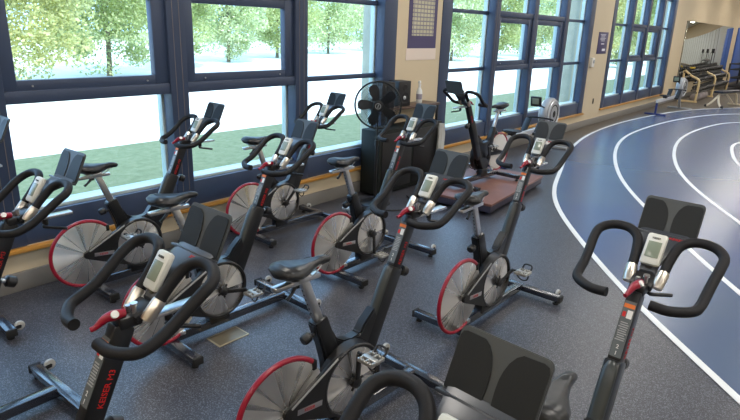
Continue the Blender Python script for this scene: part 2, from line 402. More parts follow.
def ribbon(mb, pts, wd, z0, z1):
    pts = smooth_line(pts); A = []
    for i, p in enumerate(pts):
        t = (pts[min(i+1, len(pts)-1)]-pts[max(i-1, 0)]).normalized(); nrm = Vector((-t.y, t.x, 0))*wd/2
        A.append([mb.bm.verts.new(q) for q in ((*(p+nrm).xy, z0), (*(p+nrm).xy, z1), (*(p-nrm).xy, z1), (*(p-nrm).xy, z0))])
    for a, b2 in zip(A, A[1:]):
        for k in range(4): mb.bm.faces.new((a[k], a[(k+1) % 4], b2[(k+1) % 4], b2[k]))
    mb.bm.faces.new(A[0]); mb.bm.faces.new(A[-1][::-1])
outline = [(p.x, p.y) for p in smooth_line(L1)]
outline += [(25.5, -3.2), (24, -7), (21, -9.3), (9, -9.3), (3.5, -8.6), (.6, -6.8)]
t = bmesh.new(); vb = [t.verts.new((x, y, 0)) for x, y in outline]; f = t.faces.new(vb); bmesh.ops.triangulate(t, faces=[f])
r_ = bmesh.ops.extrude_face_region(t, geom=list(t.faces)); bmesh.ops.translate(t, verts=[v for v in r_['geom'] if isinstance(v, bmesh.types.BMVert)], vec=(0, 0, .004))
mb = MB(); mb.merge(t); o = mb.build('running_track', 'track'); struct(o)
for L in (L1, L2, L3, L4):
    mb = MB(); ribbon(mb, L, .055, .003, .0065); struct(mb.build('lane_line', 'lane_white'))
# weights area: same rubber, tan lighting put into the browner colour
mb = MB(); mb.box((23.2, 4.05, .001), (25.5, 1.0, .002), bev=0); mb.box((30.7, -1, .001), (10.4, 9.1, .002), bev=0)
ol = [(p.x, p.y) for p in smooth_line(L1) if p.x > 10.4]
mb = MB(); poly = [(10.4, WY-.03)] + ol + [(25.3, -9.4), (35.9, -9.4), (35.9, WY-.03)]
t = bmesh.new(); f = t.faces.new([t.verts.new((x, y, 0)) for x, y in poly]); bmesh.ops.triangulate(t, faces=[f])
r_ = bmesh.ops.extrude_face_region(t, geom=list(t.faces)); bmesh.ops.translate(t, verts=[v for v in r_['geom'] if isinstance(v, bmesh.types.BMVert)], vec=(0, 0, .003))
mb.merge(t); struct(mb.build('weights_floor', 'rubber_tan_lit'))

# ------------------------------------------------------------------ outside
struct(MB().box((40, 7.05, -.10), (150, 4.3, .2), bev=0).build('lawn', 'grass'))
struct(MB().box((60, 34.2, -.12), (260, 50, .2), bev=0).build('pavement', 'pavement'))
struct(MB().box((60, 85, -.12), (260, 51, .2), bev=0).build('far_lawn', 'grass'))
def tree(x, y, rx, rz, cz, leafm, label, n, ls=.17, th=.16, seed=0):
    rr = random.Random(seed); t = empty('tree', (x, y, 0), 0, label, 'tree')
    mb = MB(); mb.tube([(0, 0, 0), (.1, .05, cz*.5), (0, 0, cz+rz*.5)], th, 8, smooth=4, rs=[th*1.3, th, th*.3])
    for k in range(6):
        a = k*1.05+rr.random(); mb.tube([(0, 0, cz*.45+k*.15), (math.cos(a)*rx*.4, math.sin(a)*rx*.4, cz*.8+k*.2), (math.cos(a)*rx*.8, math.sin(a)*rx*.8, cz+rz*.3)], th*.4, 6, smooth=3, rs=[th*.5, th*.3, th*.1])
    mb.build('trunk', 'bark', t)
    bm = bmesh.new(); cl = []
    for k in range(120):
        while True:
            p = Vector((rr.uniform(-1, 1), rr.uniform(-1, 1), rr.uniform(-1, 1)))
            if .35 < p.length < 1: break
        cl.append((Vector((p.x*rx*.86, p.y*rx*.86, p.z*rz*.88+cz)), rr.uniform(.5, 1.0)*rx*.30))
    for k in range(n):
        c, r0 = cl[rr.randrange(len(cl))]; d = Vector((rr.gauss(0, 1), rr.gauss(0, 1), rr.gauss(0, 1))).normalized()*r0*rr.random()**.4
        p = c+d
        if p.z < .12: continue
        u = Vector((rr.gauss(0, 1), rr.gauss(0, 1), rr.gauss(0, 1))).normalized(); v = u.orthogonal().normalized(); w_ = u.cross(v)
        s = ls*rr.uniform(.6, 1.3); a = rr.random()*6.28; e1 = (v*math.cos(a)+w_*math.sin(a))*s; e2 = u*s*.55
        bm.faces.new([bm.verts.new(p-e1*.5), bm.verts.new(p+e2*.5), bm.verts.new(p+e1*.5), bm.verts.new(p-e2*.5)])
    me = bpy.data.meshes.new('foliage'); bm.to_mesh(me); bm.free(); me.materials.append(MATS[leafm])
    o = bpy.data.objects.new('foliage', me); COL.objects.link(o); o.parent = t; return t
TREES = [
 (6.0, 17.4, 3.3, 4.2, 3.9, 'leaf_yellow', 'large yellow-green leafy tree filling most of the leftmost window', 42000, .16),
 (11.0, 21.4, 2.7, 3.8, 3.5, 'leaf_green', 'mid green tree at the right edge of the leftmost window', 34000, .16),
 (15.6, 24.2, 2.2, 3.8, 3.6, 'leaf_green', 'dark green bushy tree at the left edge of the second window', 26000, .16),
 (20.6, 26.8, 2.7, 4.2, 4.1, 'leaf_hazed', 'pale green tree in the middle of the second window', 28000, .19),
 (26.6, 29.5, 3.7, 4.8, 4.7, 'leaf_green', 'broad tree at the right edge of the second window', 28000, .22),
 (35.2, 33.0, 4.0, 5.0, 4.8, 'leaf_hazed', 'pale tree beyond the glare in the narrow third window', 26000, .26),
 (45.0, 36.0, 4.4, 5.0, 4.8, 'leaf_hazed', 'distant pale tree right of centre in the narrow third window', 24000, .28),
 (37.0, 22.6, 3.4, 4.6, 4.3, 'leaf_hazed', 'tree behind the poster pillar, leftmost through the four-bay middle window', 24000, .24),
 (45.2, 23.8, 3.6, 4.8, 4.5, 'leaf_green', 'green tree seen in the second bay of the middle window', 24000, .26),
 (54.0, 24.0, 4.2, 4.8, 4.6, 'leaf_hazed', 'pale tree seen in the third bay of the middle window', 24000, .28),
 (36.5, 12.6, 2.6, 4.2, 3.9, 'leaf_yellow', 'bright yellow-green tree leftmost through the far window', 22000, .20),
 (42.6, 12.6, 2.7, 4.4, 4.1, 'leaf_green', 'mid green tree in the second bay of the far window', 20000, .22),
 (49.5, 13.4, 3.2, 4.6, 4.3, 'leaf_yellow', 'yellow-green tree at the right of the far window', 20000, .24),
]
for i, (x, y, rx, rz, cz, lm_, lab, n_, ls) in enumerate(TREES): tree(x, y, rx, rz, cz, lm_, lab, int(n_*1.25), ls*.78, .085, seed=i+3)

# ------------------------------------------------------------------ the spin bike (x forward, y to the rider's left)
MAST_A, MAST_B = Vector((.535, 0, .40)), Vector((.835, 0, 1.035))
MD = (MAST_B-MAST_A).normalized(); MN = Vector((-MD.z, 0, MD.x))       # MN: normal of the face turned to the rider
POST_A, POST_B = Vector((.288, 0, .44)), Vector((.105, 0, .905)); PD = (POST_B-POST_A).normalized(); PN = Vector((-PD.z, 0, PD.x))
HC = Vector((0.344, 0, .325)); FH = Vector((-.052, 0, .326))
def frame_mesh():
    mb = MB()
    # side plate of the V: cradle curve between seat tube and handlebar mast
    poly = [(.150, .665), (.232, .690), (.262, .610), (.300, .545), (.345, .517), (.400, .507), (.455, .512), (.490, .560), (.560, .620), (.600, .50), (.560, .40), (.50, .30), (.44, .20), (.38, .135), (.32, .135), (.27, .20), (.235, .32), (.225, .43), (.195, .54)]
    mb.prism(poly, -.030, .030, bev=.008)
    mb.bar(POST_A+PD*.03, POST_A+PD*.262, .068, .074, .010)
    mb.bar(MAST_A-MD*.10, MAST_A+MD*.44, .066, .088, .012)          # outer mast sleeve
    mb.box((.36, 0, .115), (.15, .07, .10), bev=.006)               # foot on the beam
    mb.bar((.23, .0, .34), (-.04, .012, .33), .024, .05, .006)      # hidden chain stay
    mb.cyl((-.052, -.02, .326), (-.052, .055, .326), .022, 12)
    mb.bar((-.052, .045, .326), (.20, .028, .40), .018, .04, .005)
    return mb
def beam_mesh(): return MB().box((.478, 0, .066), (.90, .062, .055), bev=.006)
def stab_mesh(): return MB().box((0, 0, .052), (.062, .66, .046), bev=.007)
def seat_mesh():
    S = [(-.045, .030, .975, .030), (-.035, .062, .990, .050), (-.01, .082, 1.000, .070), (.03, .088, .998, .080), (.07, .078, .990, .080), (.11, .056, .985, .074), (.15, .036, .984, .062), (.19, .026, .984, .050), (.23, .022, .980, .042), (.258, .018, .972, .034), (.270, .008, .962, .016)]
    pts = []
    sp = []
    for i in range(len(S)-1):
        for j in range(3):
            t = j/3; sp.append(tuple(S[i][k]*(1-t)+S[i+1][k]*t for k in range(4)))
    sp.append(S[-1]); rings = []
    for x, hw, zt, th in sp:
        ring = []
        for k in range(20):
            a = 2*math.pi*k/20; c, s_ = math.cos(a), math.sin(a)
            y = hw*abs(c)**.75*(1 if c >= 0 else -1); zz = s_*th/2 if s_ > 0 else s_*th/2
            g = .009*math.exp(-(y/.013)**2) if (s_ > 0 and .0 < x < .2) else 0
            pinch = 1-.35*max(0, -s_)
            ring.append(Vector((x, y*pinch, zt-th/2+zz-g)))
        rings.append(ring)
    return MB().loft(rings)
def bars_mesh():
    mb = MB()
    half = [(.905, .058, 1.068), (.935, .060, 1.105), (.975, .066, 1.150), (1.012, .080, 1.190), (1.036, .115, 1.212), (1.044, .162, 1.216), (1.034, .206, 1.209), (1.006, .236, 1.190), (.962, .238, 1.163), (.915, .232, 1.126), (.865, .227, 1.088), (.815, .225, 1.062), (.774, .216, 1.048), (.746, .182, 1.041), (.726, .135, 1.038), (.722, .078, 1.042)]
    for sg in (1, -1): mb.tube([(x, y*sg, z) for x, y, z in half], .0190, 14, smooth=4)
    return mb
def slots(mb, mi, x0, z0, n): pass
def make_bike():
    root = empty('spin_bike', (0, 0, 0)); P = {}
    frame_mesh().build('frame', 'black_paint', root)
    mt = beam_mesh().build('base_beam', 'base_paint', root)
    for x in (0, .957):
        s_ = stab_mesh().build('stabilizer', 'base_paint', root, (x, 0, 0))
        for y in (-.335, .335): MB().box((0, y, .052), (.066, .02, .05), bev=.005).build('end_cap', 'rubber_black', s_)
        for y in (-.30, .30): MB().cyl((0, y, 0.0), (0, y, .012), .022, 14).cyl((0, y, .01), (0, y, .035), .009, 10).build('levelling_foot', 'rubber_black', s_)
    for y in (-.285, .285):
        wl = MB().lathe([(.001, -.013), (.020, -.013), (.030, -.009), (.031, 0), (.030, .009), (.020, .013), (.001, .013)], axis='Y', n=20).build('transport_wheel', 'tyre_grey', root, (1.020, y, .066))
        MB().cyl((0, -.018, 0), (0, .018, 0), .008, 10).bar((-.035, -.018, -.004), (.004, -.018, 0), .006, .022, .002, 0, (0, 1, 0)).bar((-.035, .018, -.004), (.004, .018, 0), .006, .022, .002).build('axle', 'metal_dark', wl)
    # flywheel: brushed disc, red guard round its rear
    fw = MB().lathe([(.001, -.022), (.030, -.022), (.045, -.016), (.225, -.008), (.240, -.004), (.240, .004), (.225, .008), (.03, .014), (.001, .014)], axis='Y', n=64).build('flywheel', 'brushed', root, (-.052, -.050, .326), ang=25)
    MB().lathe([(.001, -.045), (.012, -.045), (.022, -.040), (.026, -.022), (.026, -.01)], n=20).build('hub', 'silver', fw)
    arc = [(.247*math.cos(R(a)), 0, .247*math.sin(R(a))) for a in range(48, 296, 6)]
    MB().tube(arc, .0135, 10).build('wheel_guard', 'red', fw)
    tip = arc[-1]; MB().box((tip[0]+.018, 0, tip[2]+.004), (.04, .03, .024), bev=.004).build('guard_bracket', 'silver', fw)
    tip = arc[0]; MB().box((tip[0]+.01, 0, tip[2]-.02), (.024, .03, .05), bev=.004).build('guard_bracket', 'black_plastic', fw)
    # belt guard: rim round the crank disc with an arm down to the flywheel hub
    bc = Vector((.344, 0, .325)); g = MB()
    g.lathe([(.171, -.070), (.173, -.096), (.177, -.101), (.188, -.102), (.194, -.096), (.196, -.040), (.150, -.040)], origin=(bc.x, 0, bc.z), n=56)
    arm = [(.245, .505), (.275, .512), (.215, .458), (.175, .37), (.17, .30), (.185, .235), (.225, .180), (.205, .178), (-.052, .292), (-.078, .305), (-.086, .328), (-.076, .350), (-.040, .362)]
    g.prism([(a, b) for a, b in arm], -.100, -.078, bev=.004)
    o = g.build('belt_guard', 'black_plastic', root)
    a_, b_ = Vector((-.035, 0, .352)), Vector((.262, 0, .512)); 
    MB().bar((-.045, -.101, .352), (.235, -.101, .492), .004, .012, .002).build('guard_trim', 'decal_grey', o)
    pl = MB().bar((-.012, -.101, .318), (.135, -.101, .303), .003, .028, .001).build('name_plate', 'silver', o)
    text_mesh('lettering', 'KEISER', .021, 'red_print', basis((.058, -.1035, .3105), (1, 0, -.10), (0, 0, 1)), parent=pl)
    cd = MB().lathe([(.001, -.012), (.050, -.012), (.160, -.006), (.174, -.002), (.174, .03), (.001, .03)], n=56).build('crank_disc', 'brushed_crank', root, (.344, -.084, .325), ang=25)
    # cranks: y turned by the bike loop below
    for side in (-1, 1):
        ca = MB(); ca.lathe([(.001, -.020), (.018, -.020), (.030, -.012), (.032, .010), (.001, .010)], n=20)
        ca.bar((0, -.010, 0), (.168, -.018, 0), .014, .028, .005)
        for k in range(5): ca.bar((0, -.002, 0), (.048*math.cos(k*1.2566), -.002, .048*math.sin(k*1.2566)), .006, .014, .002)
        ca.cyl((.168, -.01, 0), (.168, -.045, 0), .008, 10)
        if side > 0:
            ca.xform(Matrix.Rotation(math.pi, 4, 'Z')); ca.xform(Matrix.Rotation(0, 4, 'Y'))
        c_ = ca.build('crank_arm', 'black_plastic', root, (.344, -.115 if side < 0 else .060, .325))
        sg = 1 if side > 0 else -1
        pd = MB(); w_ = .098
        pd.box((0, 0, .0), (.030, w_, .022), bev=.006)
        for xx in (-.042, .042): pd.box((xx, 0, 0), (.012, w_*.95, .020), bev=.004)
        for yy in (-.040, 0, .040): pd.box((0, yy, 0), (.088, .012, .016), bev=.003)
        for xx in (-.042, .042):
            for yy in (-.03, -.01, .01, .03): pd.box((xx, yy, .012), (.008, .006, .008), bev=.001)
        po = pd.build('pedal', 'pedal_silver', c_, (sg*-.168 if side > 0 else .168, sg*.095, 0))
        cg = MB()
        cg.tube([(.045, -.032, .004), (.070, -.032, .018), (.078, -.022, .036), (.078, .022, .036), (.070, .032, .018), (.045, .032, .004)], .006, 8, smooth=4)
        cg.tube([(.0, -.045, -.008), (-.01, -.040, -.040), (.0, .0, -.055), (.01, .040, -.040), (.0, .045, -.008)], .005, 6, smooth=4)
        cg.build('toe_cage', 'metal_dark', po)
    # seat post, slider, saddle
    sp = MB().bar(POST_A+PD*.20, POST_B-PD*.01, .036, .046, .008).build('seat_post', 'silver', root)
    mb = MB()
    for k in range(6):
        c = POST_A+PD*(.30+k*.028)+PN*.0235; mb.box(c, (.002, .008, .007), bev=0)
    mb.build('height_mark', 'metal_dark', sp)
    kn = MB().cyl(POST_A+PD*.20+PN*.03, POST_A+PD*.20+PN*.085, .010, 10).build('seat_height_knob', 'metal_dark', root)
    c = POST_A+PD*.20; ax = Vector((-1, 0, -.25)).normalized()
    kk = MB().tube([c+ax*.07, c+ax*.08, c+ax*.11, c+ax*.118], .026, 16, rs=[.018, .026, .026, .020]); kk.build('grip', 'black_plastic', kn)
    sl = MB().bar((-.055, 0, .893), (.20, 0, .897), .040, .022, .004, upv=(0, 1, 0)); sl.box((.105, 0, .905), (.07, .05, .03), bev=.006)
    slo = sl.build('seat_slider', 'silver', root)
    MB().tube([(.07, 0, .885), (.045, -.01, .865), (.02, -.02, .850), (.0, -.022, .838)], .008, 8, smooth=3, rs=[.012, .010, .008, .010]).cyl((.07, 0, .89), (.07, 0, .868), .016, 12).build('lever', 'black_plastic', slo)
    MB().tube([(.01, -.022, .925), (.05, -.022, .905), (.14, -.022, .905), (.21, -.012, .94)], .0035, 6, smooth=3).tube([(.01, .022, .925), (.05, .022, .905), (.14, .022, .905), (.21, .012, .94)], .0035, 6, smooth=3).build('saddle_rail', 'silver', slo)
    se = seat_mesh().build('seat', 'saddle', root)
    # handlebar column (moves with its height setting)
    hp = MB().bar(MAST_A+MD*.36, MAST_B-MD*.005, .052, .070, .008).build('handlebar_post', 'black_paint', root)
    face = lambda t, off=0.0362: MAST_A+MD*t+MN*off
    def strip(name, t0, t1, wd, m, y=0, off=.0355, par=hp):
        return MB().bar(face(t0, off)+Vector((0, y, 0)), face(t1, off)+Vector((0, y, 0)), wd, .0016, 0).build(name, m, par)
    strip('warning_decal', .435, .655, .044, 'decal_panel')
    strip('orange_sticker', .628, .644, .040, 'decal_orange', off=.0368)
    mb = MB()
    for k in range(9):
        t = .500+k*.0085; mb.bar(face(t, .0368)+Vector((0, .002-.003*(k % 2), 0)), face(t+.0040, .0368)+Vector((0, .002-.003*(k % 2), 0)), .034-.004*(k % 3), .0012, 0)
    mb.build('small_print', 'decal_grey', hp)
    strip('white_sticker', .588, .620, .020, 'decal_white', -.008, .0370)
    strip('red_sticker', .592, .612, .012, 'red_print', .012, .0370)
    tx = MN.cross(MD)
    for s_, t in (('2', .475), ('1', .450)): text_mesh('number', s_, .022, 'decal_white', basis(face(t, .0380), (0, -1, 0), MD), parent=hp)
    for sg in (-1, 1):
        mt_ = basis(MAST_A+MD*.515+Vector((0, sg*.0268, 0)), MD*1.0, Vector((0, 0, 1)) if sg < 0 else Vector((0, 0, -1)))
        text_mesh('side_lettering', 'KEISER M3', .028, 'red_print', basis(MAST_A+MD*.50+MN*-.005+Vector((0, sg*.0268, 0)), MD, -MN*(1 if sg > 0 else -1)), parent=hp)
    # rounded dark cap over the lower mast, facing the rider
    cap = MB(); rings = []
    for t, wv, hh in [(.05, .010, .004), (.06, .022, .012), (.09, .028, .018), (.20, .029, .020), (.34, .029, .020), (.40, .027, .016), (.43, .016, .008), (.435, .006, .002)]:
        rings.append([face(t, .042)+MN*(hh*math.sin(a))+Vector((0, wv*math.cos(a), 0)) for a in [math.pi*k/10 for k in range(11)]] + [face(t, .038)+Vector((0, -wv, 0)), face(t, .038)+Vector((0, wv, 0))])
    cap.loft(rings).build('mast_cap', 'cap_green', root)
    # handlebar height knob in front of the mast
    kb = MB().cyl(MAST_A+MD*.43-MN*.03, MAST_A+MD*.43-MN*.075, .010, 10).build('handlebar_height_knob', 'silver', root)
    c = MAST_A+MD*.43; MB().tube([c-MN*.065, c-MN*.072, c-MN*.108, c-MN*.115], .027, 16, rs=[.018, .028, .028, .020]).build('grip', 'black_plastic', kb)
    # head: block, slider, clamps, bars, lever
    hd = MB(); hd.box((.850, 0, 1.042), (.075, .060, .040), bev=.008); hd.bar((.86, 0, 1.045), (.925, 0, 1.075), .085, .030, .008)
    hdo = hd.build('handlebar_head', 'black_plastic', root)
    slh = MB().box((1.00, 0, 1.024), (.24, .046, .014), bev=.003).build('handlebar_slider', 'silver', root)
    MB().cyl((.99, 0, 1.018), (.99, 0, .985), .014, 12).tube([(.99, 0, .988), (.975, -.015, .98), (1.02, -.05, .972), (1.06, -.075, .965)], .008, 8, smooth=3).build('lever', 'black_plastic', slh)
    for sg in (-1, 1):
        MB().tube([(.885, sg*.054, 1.045), (.885+.012, sg*.0555, 1.060), (.925, sg*.059, 1.092), (.932, sg*.0595, 1.100)], .024, 18, rs=[.0205, .0225, .0225, .0205]).build('bar_clamp', 'clamp_bronze', root)
    bars_mesh().build('handlebar', 'foam', root)
    lv = MB(); lv.tube([(.842, -.006, 1.070), (.805, -.004, 1.072), (.785, .004, 1.066), (.758, .012, 1.045), (.742, .016, 1.040)], .010, 10, smooth=4, rs=[.013, .017, .014, .009, .008])
    lvo = lv.build('resistance_lever', 'red', root)
    MB().cyl((.806, -.004, 1.070), (.806, -.020, 1.083), .012, 14).build('cap', 'decal_white', lvo)
    mb = MB().cyl((.862, .012, 1.06), (.862, .012, 1.082), .009, 12).cyl((.868, -.016, 1.06), (.868, -.016, 1.088), .007, 10).cyl((.868, -.016, 1.088), (.868, -.016, 1.098), .012, 12)
    mb.build('cable_nut', 'silver', hdo)
    # console between the bars, carrying computer and tray
    cs = MB(); rings = []
    for x, z, wy, th in [(.925, 1.078, .030, .030), (.955, 1.115, .034, .024), (.985, 1.148, .052, .020), (1.02, 1.170, .070, .018), (1.060, 1.186, .084, .018), (1.105, 1.200, .098, .018), (1.118, 1.204, .104, .016)]:
        rings.append([Vector((x, wy*c, z+th/2*s_)) for c, s_ in ((-1, -.5), (-1, .5), (-.8, 1), (.8, 1), (1, .5), (1, -.5), (.8, -1), (-.8, -1))])
    cs.loft(rings); co = cs.build('console', 'console', root)
    up_c = Vector((.045, 0, .018)).normalized()
    text_mesh('lettering', 'KEISER', .019, 'red_print', basis((1.066, -.052, 1.1990), (0, -1, 0), (1, 0, .33)), parent=co)
    cdr = Vector((.050, 0, .078)).normalized()
    cp = MB().bar(Vector((.968, 0, 1.170))-cdr*.066, Vector((.968, 0, 1.170))+cdr*.066, .076, .026, .012); cpo = cp.build('computer', 'grey_plastic', root)
    cn = Vector((-cdr.z, 0, cdr.x))
    MB().bar(Vector((.968, 0, 1.170))+cn*.0135-cdr*.036, Vector((.968, 0, 1.170))+cn*.0135+cdr*.030, .050, .004, .001).build('screen', 'lcd', cpo)
    text_mesh('lettering', 'KEISER', .011, 'metal_dark', basis(Vector((.968, 0, 1.170))+cn*.0140+cdr*.044, (0, -1, 0), cdr), parent=cpo)
    MB().bar((.94, 0, 1.09), (.965, 0, 1.155), .030, .022, .005).build('bracket', 'black_plastic', cpo)
    # tray
    ta, tb = Vector((1.108, 0, 1.188)), Vector((1.173, 0, 1.325)); tb += (tb-ta).normalized()*.010; td = (tb-ta).normalized(); tn = Vector((-td.z, 0, td.x)); H_ = (tb-ta).length
    def rr_poly(w0, w1, h0, h1, rad):
        pts = []
        for cx, cz, a0 in ((w1-rad, h1-rad, 0), (w0+rad, h1-rad, 90), (w0+rad, h0+rad, 180), (w1-rad, h0+rad, 270)):
            for a in range(0, 91, 15): pts.append((cx+rad*math.cos(R(a0+a)), cz+rad*math.sin(R(a0+a))))
        return pts
    mt_ = basis(ta, (0, 1, 0), td)      # local x = left, y = up the tray, z = toward the front
    t_ = MB().prism(rr_poly(-.114, .114, 0, H_, .018), -.004, .006, plane='XY', bev=.002); t_.xform(mt_); tro = t_.build('tray', 'tray_grey', root)
    for sg in (-1, 1):
        out = [(sg*.110, .012), (sg*.013, .012), (sg*.011, .030), (sg*.010, .055), (sg*.011, .080), (sg*.015, .100), (sg*.022, .120), (sg*.034, .138), (sg*.048, .148), (sg*.094, .150), (sg*.105, .146), (sg*.110, .135)]
        side_ = -1 if mt_.to_3x3().col[2].dot(tn) < 0 else 1
        q = MB().prism(out, side_*.0035, side_*.0075, plane='XY') if side_ > 0 else MB().prism(out, -.0075, -.0035, plane='XY')
        q.xform(mt_); q.build('rubber_pad', 'tray_pad', tro)
    side_ = -1 if mt_.to_3x3().col[2].dot(tn) < 0 else 1
    q = MB().box((0, .002, side_*.014), (.236, .010, .030), bev=.003); q.xform(mt_); q.build('ledge', 'console', tro)
    return root
PIV = Vector((.344, 0, .325))
HEAD = {'handlebar_post', 'handlebar_head', 'handlebar_slider', 'bar_clamp', 'handlebar', 'resistance_lever', 'console', 'computer', 'tray'}
SEATP = {'seat', 'seat_slider', 'seat_post'}
def copy_tree(o, parent=None):
    c = o.copy(); COL.objects.link(c)
    if parent: c.parent = parent
    for ch in o.children: copy_tree(ch, c)
    return c
proto = make_bike()
BIKES = [  # x, y, heading, bars shift, seat shift, crank angle, label
 (1.858, 4.172, -2.0, .008, -.012, 140, 'spin bike against the wall with whole flywheel and saddle below the leftmost window'),
 (1.761, 3.006, -2.9, .014, .018, -13, 'spin bike in the middle row with its base beam beside the brass floor plate'),
 (3.402, 4.182, -2.2, 0, .005, 48, 'spin bike against the wall, its tray seen against the narrow third window'),
 (3.299, 2.993, -1.6, .012, .015, 272, 'spin bike in the middle row just in front of the pedestal fan and cabinet'),
 (1.569, 1.715, -4.5, .020, .013, 90, 'centre foreground spin bike, flywheel cut off by the bottom edge of the photo'),
 (3.146, 1.737, -1.8, .020, .009, 17, 'spin bike standing alone nearest the track line, in front of the brown riding platform'),
 (-.08, 1.618, -1.9, .060, 0, 30, 'spin bike at the lower left whose wide black handlebars fill the left foreground'),
 (.125, 2.965, .3, .013, 0, 60, 'spin bike at the left edge, its handlebars cropped beside the window frame'),
 (1.422, .504, -2.3, .015, -.016, 200, 'spin bike at the right foreground whose tray and handlebars stand over the blue track'),
 (-.111, .552, -4.6, .012, 0, 20, 'spin bike at the bottom edge showing only a dark tray and one handlebar loop'),
 (.21, 4.20, -3.0, .045, 0, 100, 'far left spin bike showing just a tray corner and a small front wheel'),
]
for i, (x, y, h, dh, ds, ca, lab) in enumerate(BIKES):
    o = proto if i == 0 else copy_tree(proto)
    o['_i'] = i
    BIKES[i] = (o,)+BIKES[i]
inst = copy_tree(proto)
def setup(o, x, y, h, dh, ds, ca, lab, z=0, group='spin bikes standing in rows'):
    o.location = (x, y, z); o.rotation_euler = (0, 0, R(h)); tag(o, lab, 'exercise bike', group)
    if '_i' in o: del o['_i']
    left = False
    for c in o.children:
        nm = c.name.split('.')[0]
        if nm in HEAD: c.location = MD*dh
        if nm in SEATP: c.location = PD*ds
        if nm == 'crank_arm':
            a = R(ca); c.rotation_euler = (0, -a, 0)
            for p in c.children:
                p.rotation_euler = (0, a, 0)
for b in BIKES: setup(*b)
setup(inst, 6.968, 3.42, 176, -.036, -.011, 250, 'spin bike facing the others from the brown platform, with a white wheel disc', z=.151)
for c in inst.children:
    if c.name.startswith('flywheel'):
        wd = MB().lathe([(.001, .016), (.20, .014), (.228, .010), (.228, .002)], n=40).build('wheel_cover', 'white_disc', c)

# ------------------------------------------------------------------ platform and floor plate
t = empty('riding_platform', (6.57, 3.40, 0), R(5), 'low brown-topped platform on casters under the white-wheeled spin bike', 'platform')
MB().box((0, 0, .131), (1.78, .98, .03), bev=.005).build('top_board', 'platform_top', t)
MB().box((0, 0, .078), (1.76, .96, .076), bev=.004).build('skirt', 'platform_side', t)
for sx in (-1, 1):
    for sy in (-1, 1): MB().lathe([(.001, -.014), (.030, -.014), (.036, 0), (.030, .014), (.001, .014)], axis='Y', n=18).build('caster', 'rubber_black', t, (sx*.80, sy*.43, .038))
P4 = [ground(*p) for p in ((207, 340), (232, 327), (250, 333), (222, 348))]
cx, cy = sum(p[0] for p in P4)/4, sum(p[1] for p in P4)/4
t = empty('floor_plate', (cx, cy, 0), R(-2), 'brass coloured floor outlet cover plate set in the rubber floor', 'floor plate')
MB().box((0, 0, .003), (.235, .150, .006), bev=.001).build('rim', 'plate_edge', t); MB().box((0, 0, .0065), (.215, .132, .002), bev=0).build('cover', 'plate_brass', t)

# ------------------------------------------------------------------ fan, cabinet, table, speakers
FX, FY = 5.21, 4.10
t = empty('pedestal_fan', (FX, FY, 0), 0, 'black pedestal fan with round wire cage beside the speakers', 'fan')
MB().lathe([(.001, .0), (.18, .0), (.19, .008), (.17, .022), (.05, .034), (.028, .06), (.001, .06)], axis='Z', n=32).build('base', 'fan_black', t)
MB().cyl((0, 0, .04), (0, 0, .75), .016, 14).cyl((0, 0, .72), (0, 0, 1.05), .011, 12).cyl((0, 0, .70), (0, 0, .76), .024, 14).build('pole', 'fan_black', t)
hd = Vector((-FX, -FY, 0)).normalized(); th_ = math.atan2(hd.y, hd.x)
fh = empty('fan_head', (0, 0, 1.165), th_); fh.parent = t
fan = MB(); fan.lathe([(.001, .115), (.035, .112), (.038, .10), (.05, -.02), (.058, -.08), (.05, -.13), (.02, -.15), (.001, -.15)], axis='X', n=24)
fan.bar((0, 0, -.12), (-.05, 0, -.02), .03, .03, .005); fan.build('motor', 'fan_black', fh)
cg = MB(); RC = .262
cg.tube([(.02, RC*math.cos(a), RC*math.sin(a)) for a in [2*math.pi*k/48 for k in range(49)]], .0105, 8, cap=False)
for rr_, xx in ((.10, .088), (.17, .078), (.225, .058)): cg.tube([(xx, rr_*math.cos(a), rr_*math.sin(a)) for a in [2*math.pi*k/40 for k in range(41)]], .0018, 5, cap=False)
for k in range(60):
    a = 2*math.pi*k/60; a2 = a+.25
    cg.tube([(.092, .045*math.cos(a), .045*math.sin(a)), (.086, .13*math.cos(a+.12), .13*math.sin(a+.12)), (.06, .22*math.cos(a+.22), .22*math.sin(a+.22)), (.02, RC*math.cos(a2), RC*math.sin(a2))], .0023, 4, smooth=2)
    cg.tube([(.02, RC*math.cos(a), RC*math.sin(a)), (-.045, .22*math.cos(a), .22*math.sin(a)), (-.075, .06*math.cos(a), .06*math.sin(a))], .0023, 4, smooth=2)
cg.build('cage', 'fan_black', fh)
for k in range(5):
    bl = MB(); a = R(90+72*k+18); rings = []
    for r0, wv, tw in ((.03, .022, .5), (.08, .040, .42), (.14, .055, .34), (.19, .058, .28), (.222, .040, .24), (.232, .012, .22)):
        c = Vector((.02, r0*math.cos(a), r0*math.sin(a))); tg = Vector((math.sin(tw), -math.sin(a)*math.cos(tw), math.cos(a)*math.cos(tw)))
        nn = Vector((1, 0, 0))*.0025; rings.append([c-tg*wv+nn, c+tg*wv+nn, c+tg*wv-nn, c-tg*wv-nn])
    bl.loft(rings).build('blade', 'fan_black', fh)
mb = MB().lathe([(.001, .120), (.050, .119), (.060, .110), (.060, .095)], axis='X', n=24); bo = mb.build('badge', 'fan_black', fh)
MB().tube([(.121, .030*math.cos(a), .030*math.sin(a)) for a in [2*math.pi*k/24 for k in range(25)]], .003, 6, cap=False).bar((.121, -.004, -.018), (.121, .006, .018), .008, .003, 0).build('logo', 'decal_grey', bo)

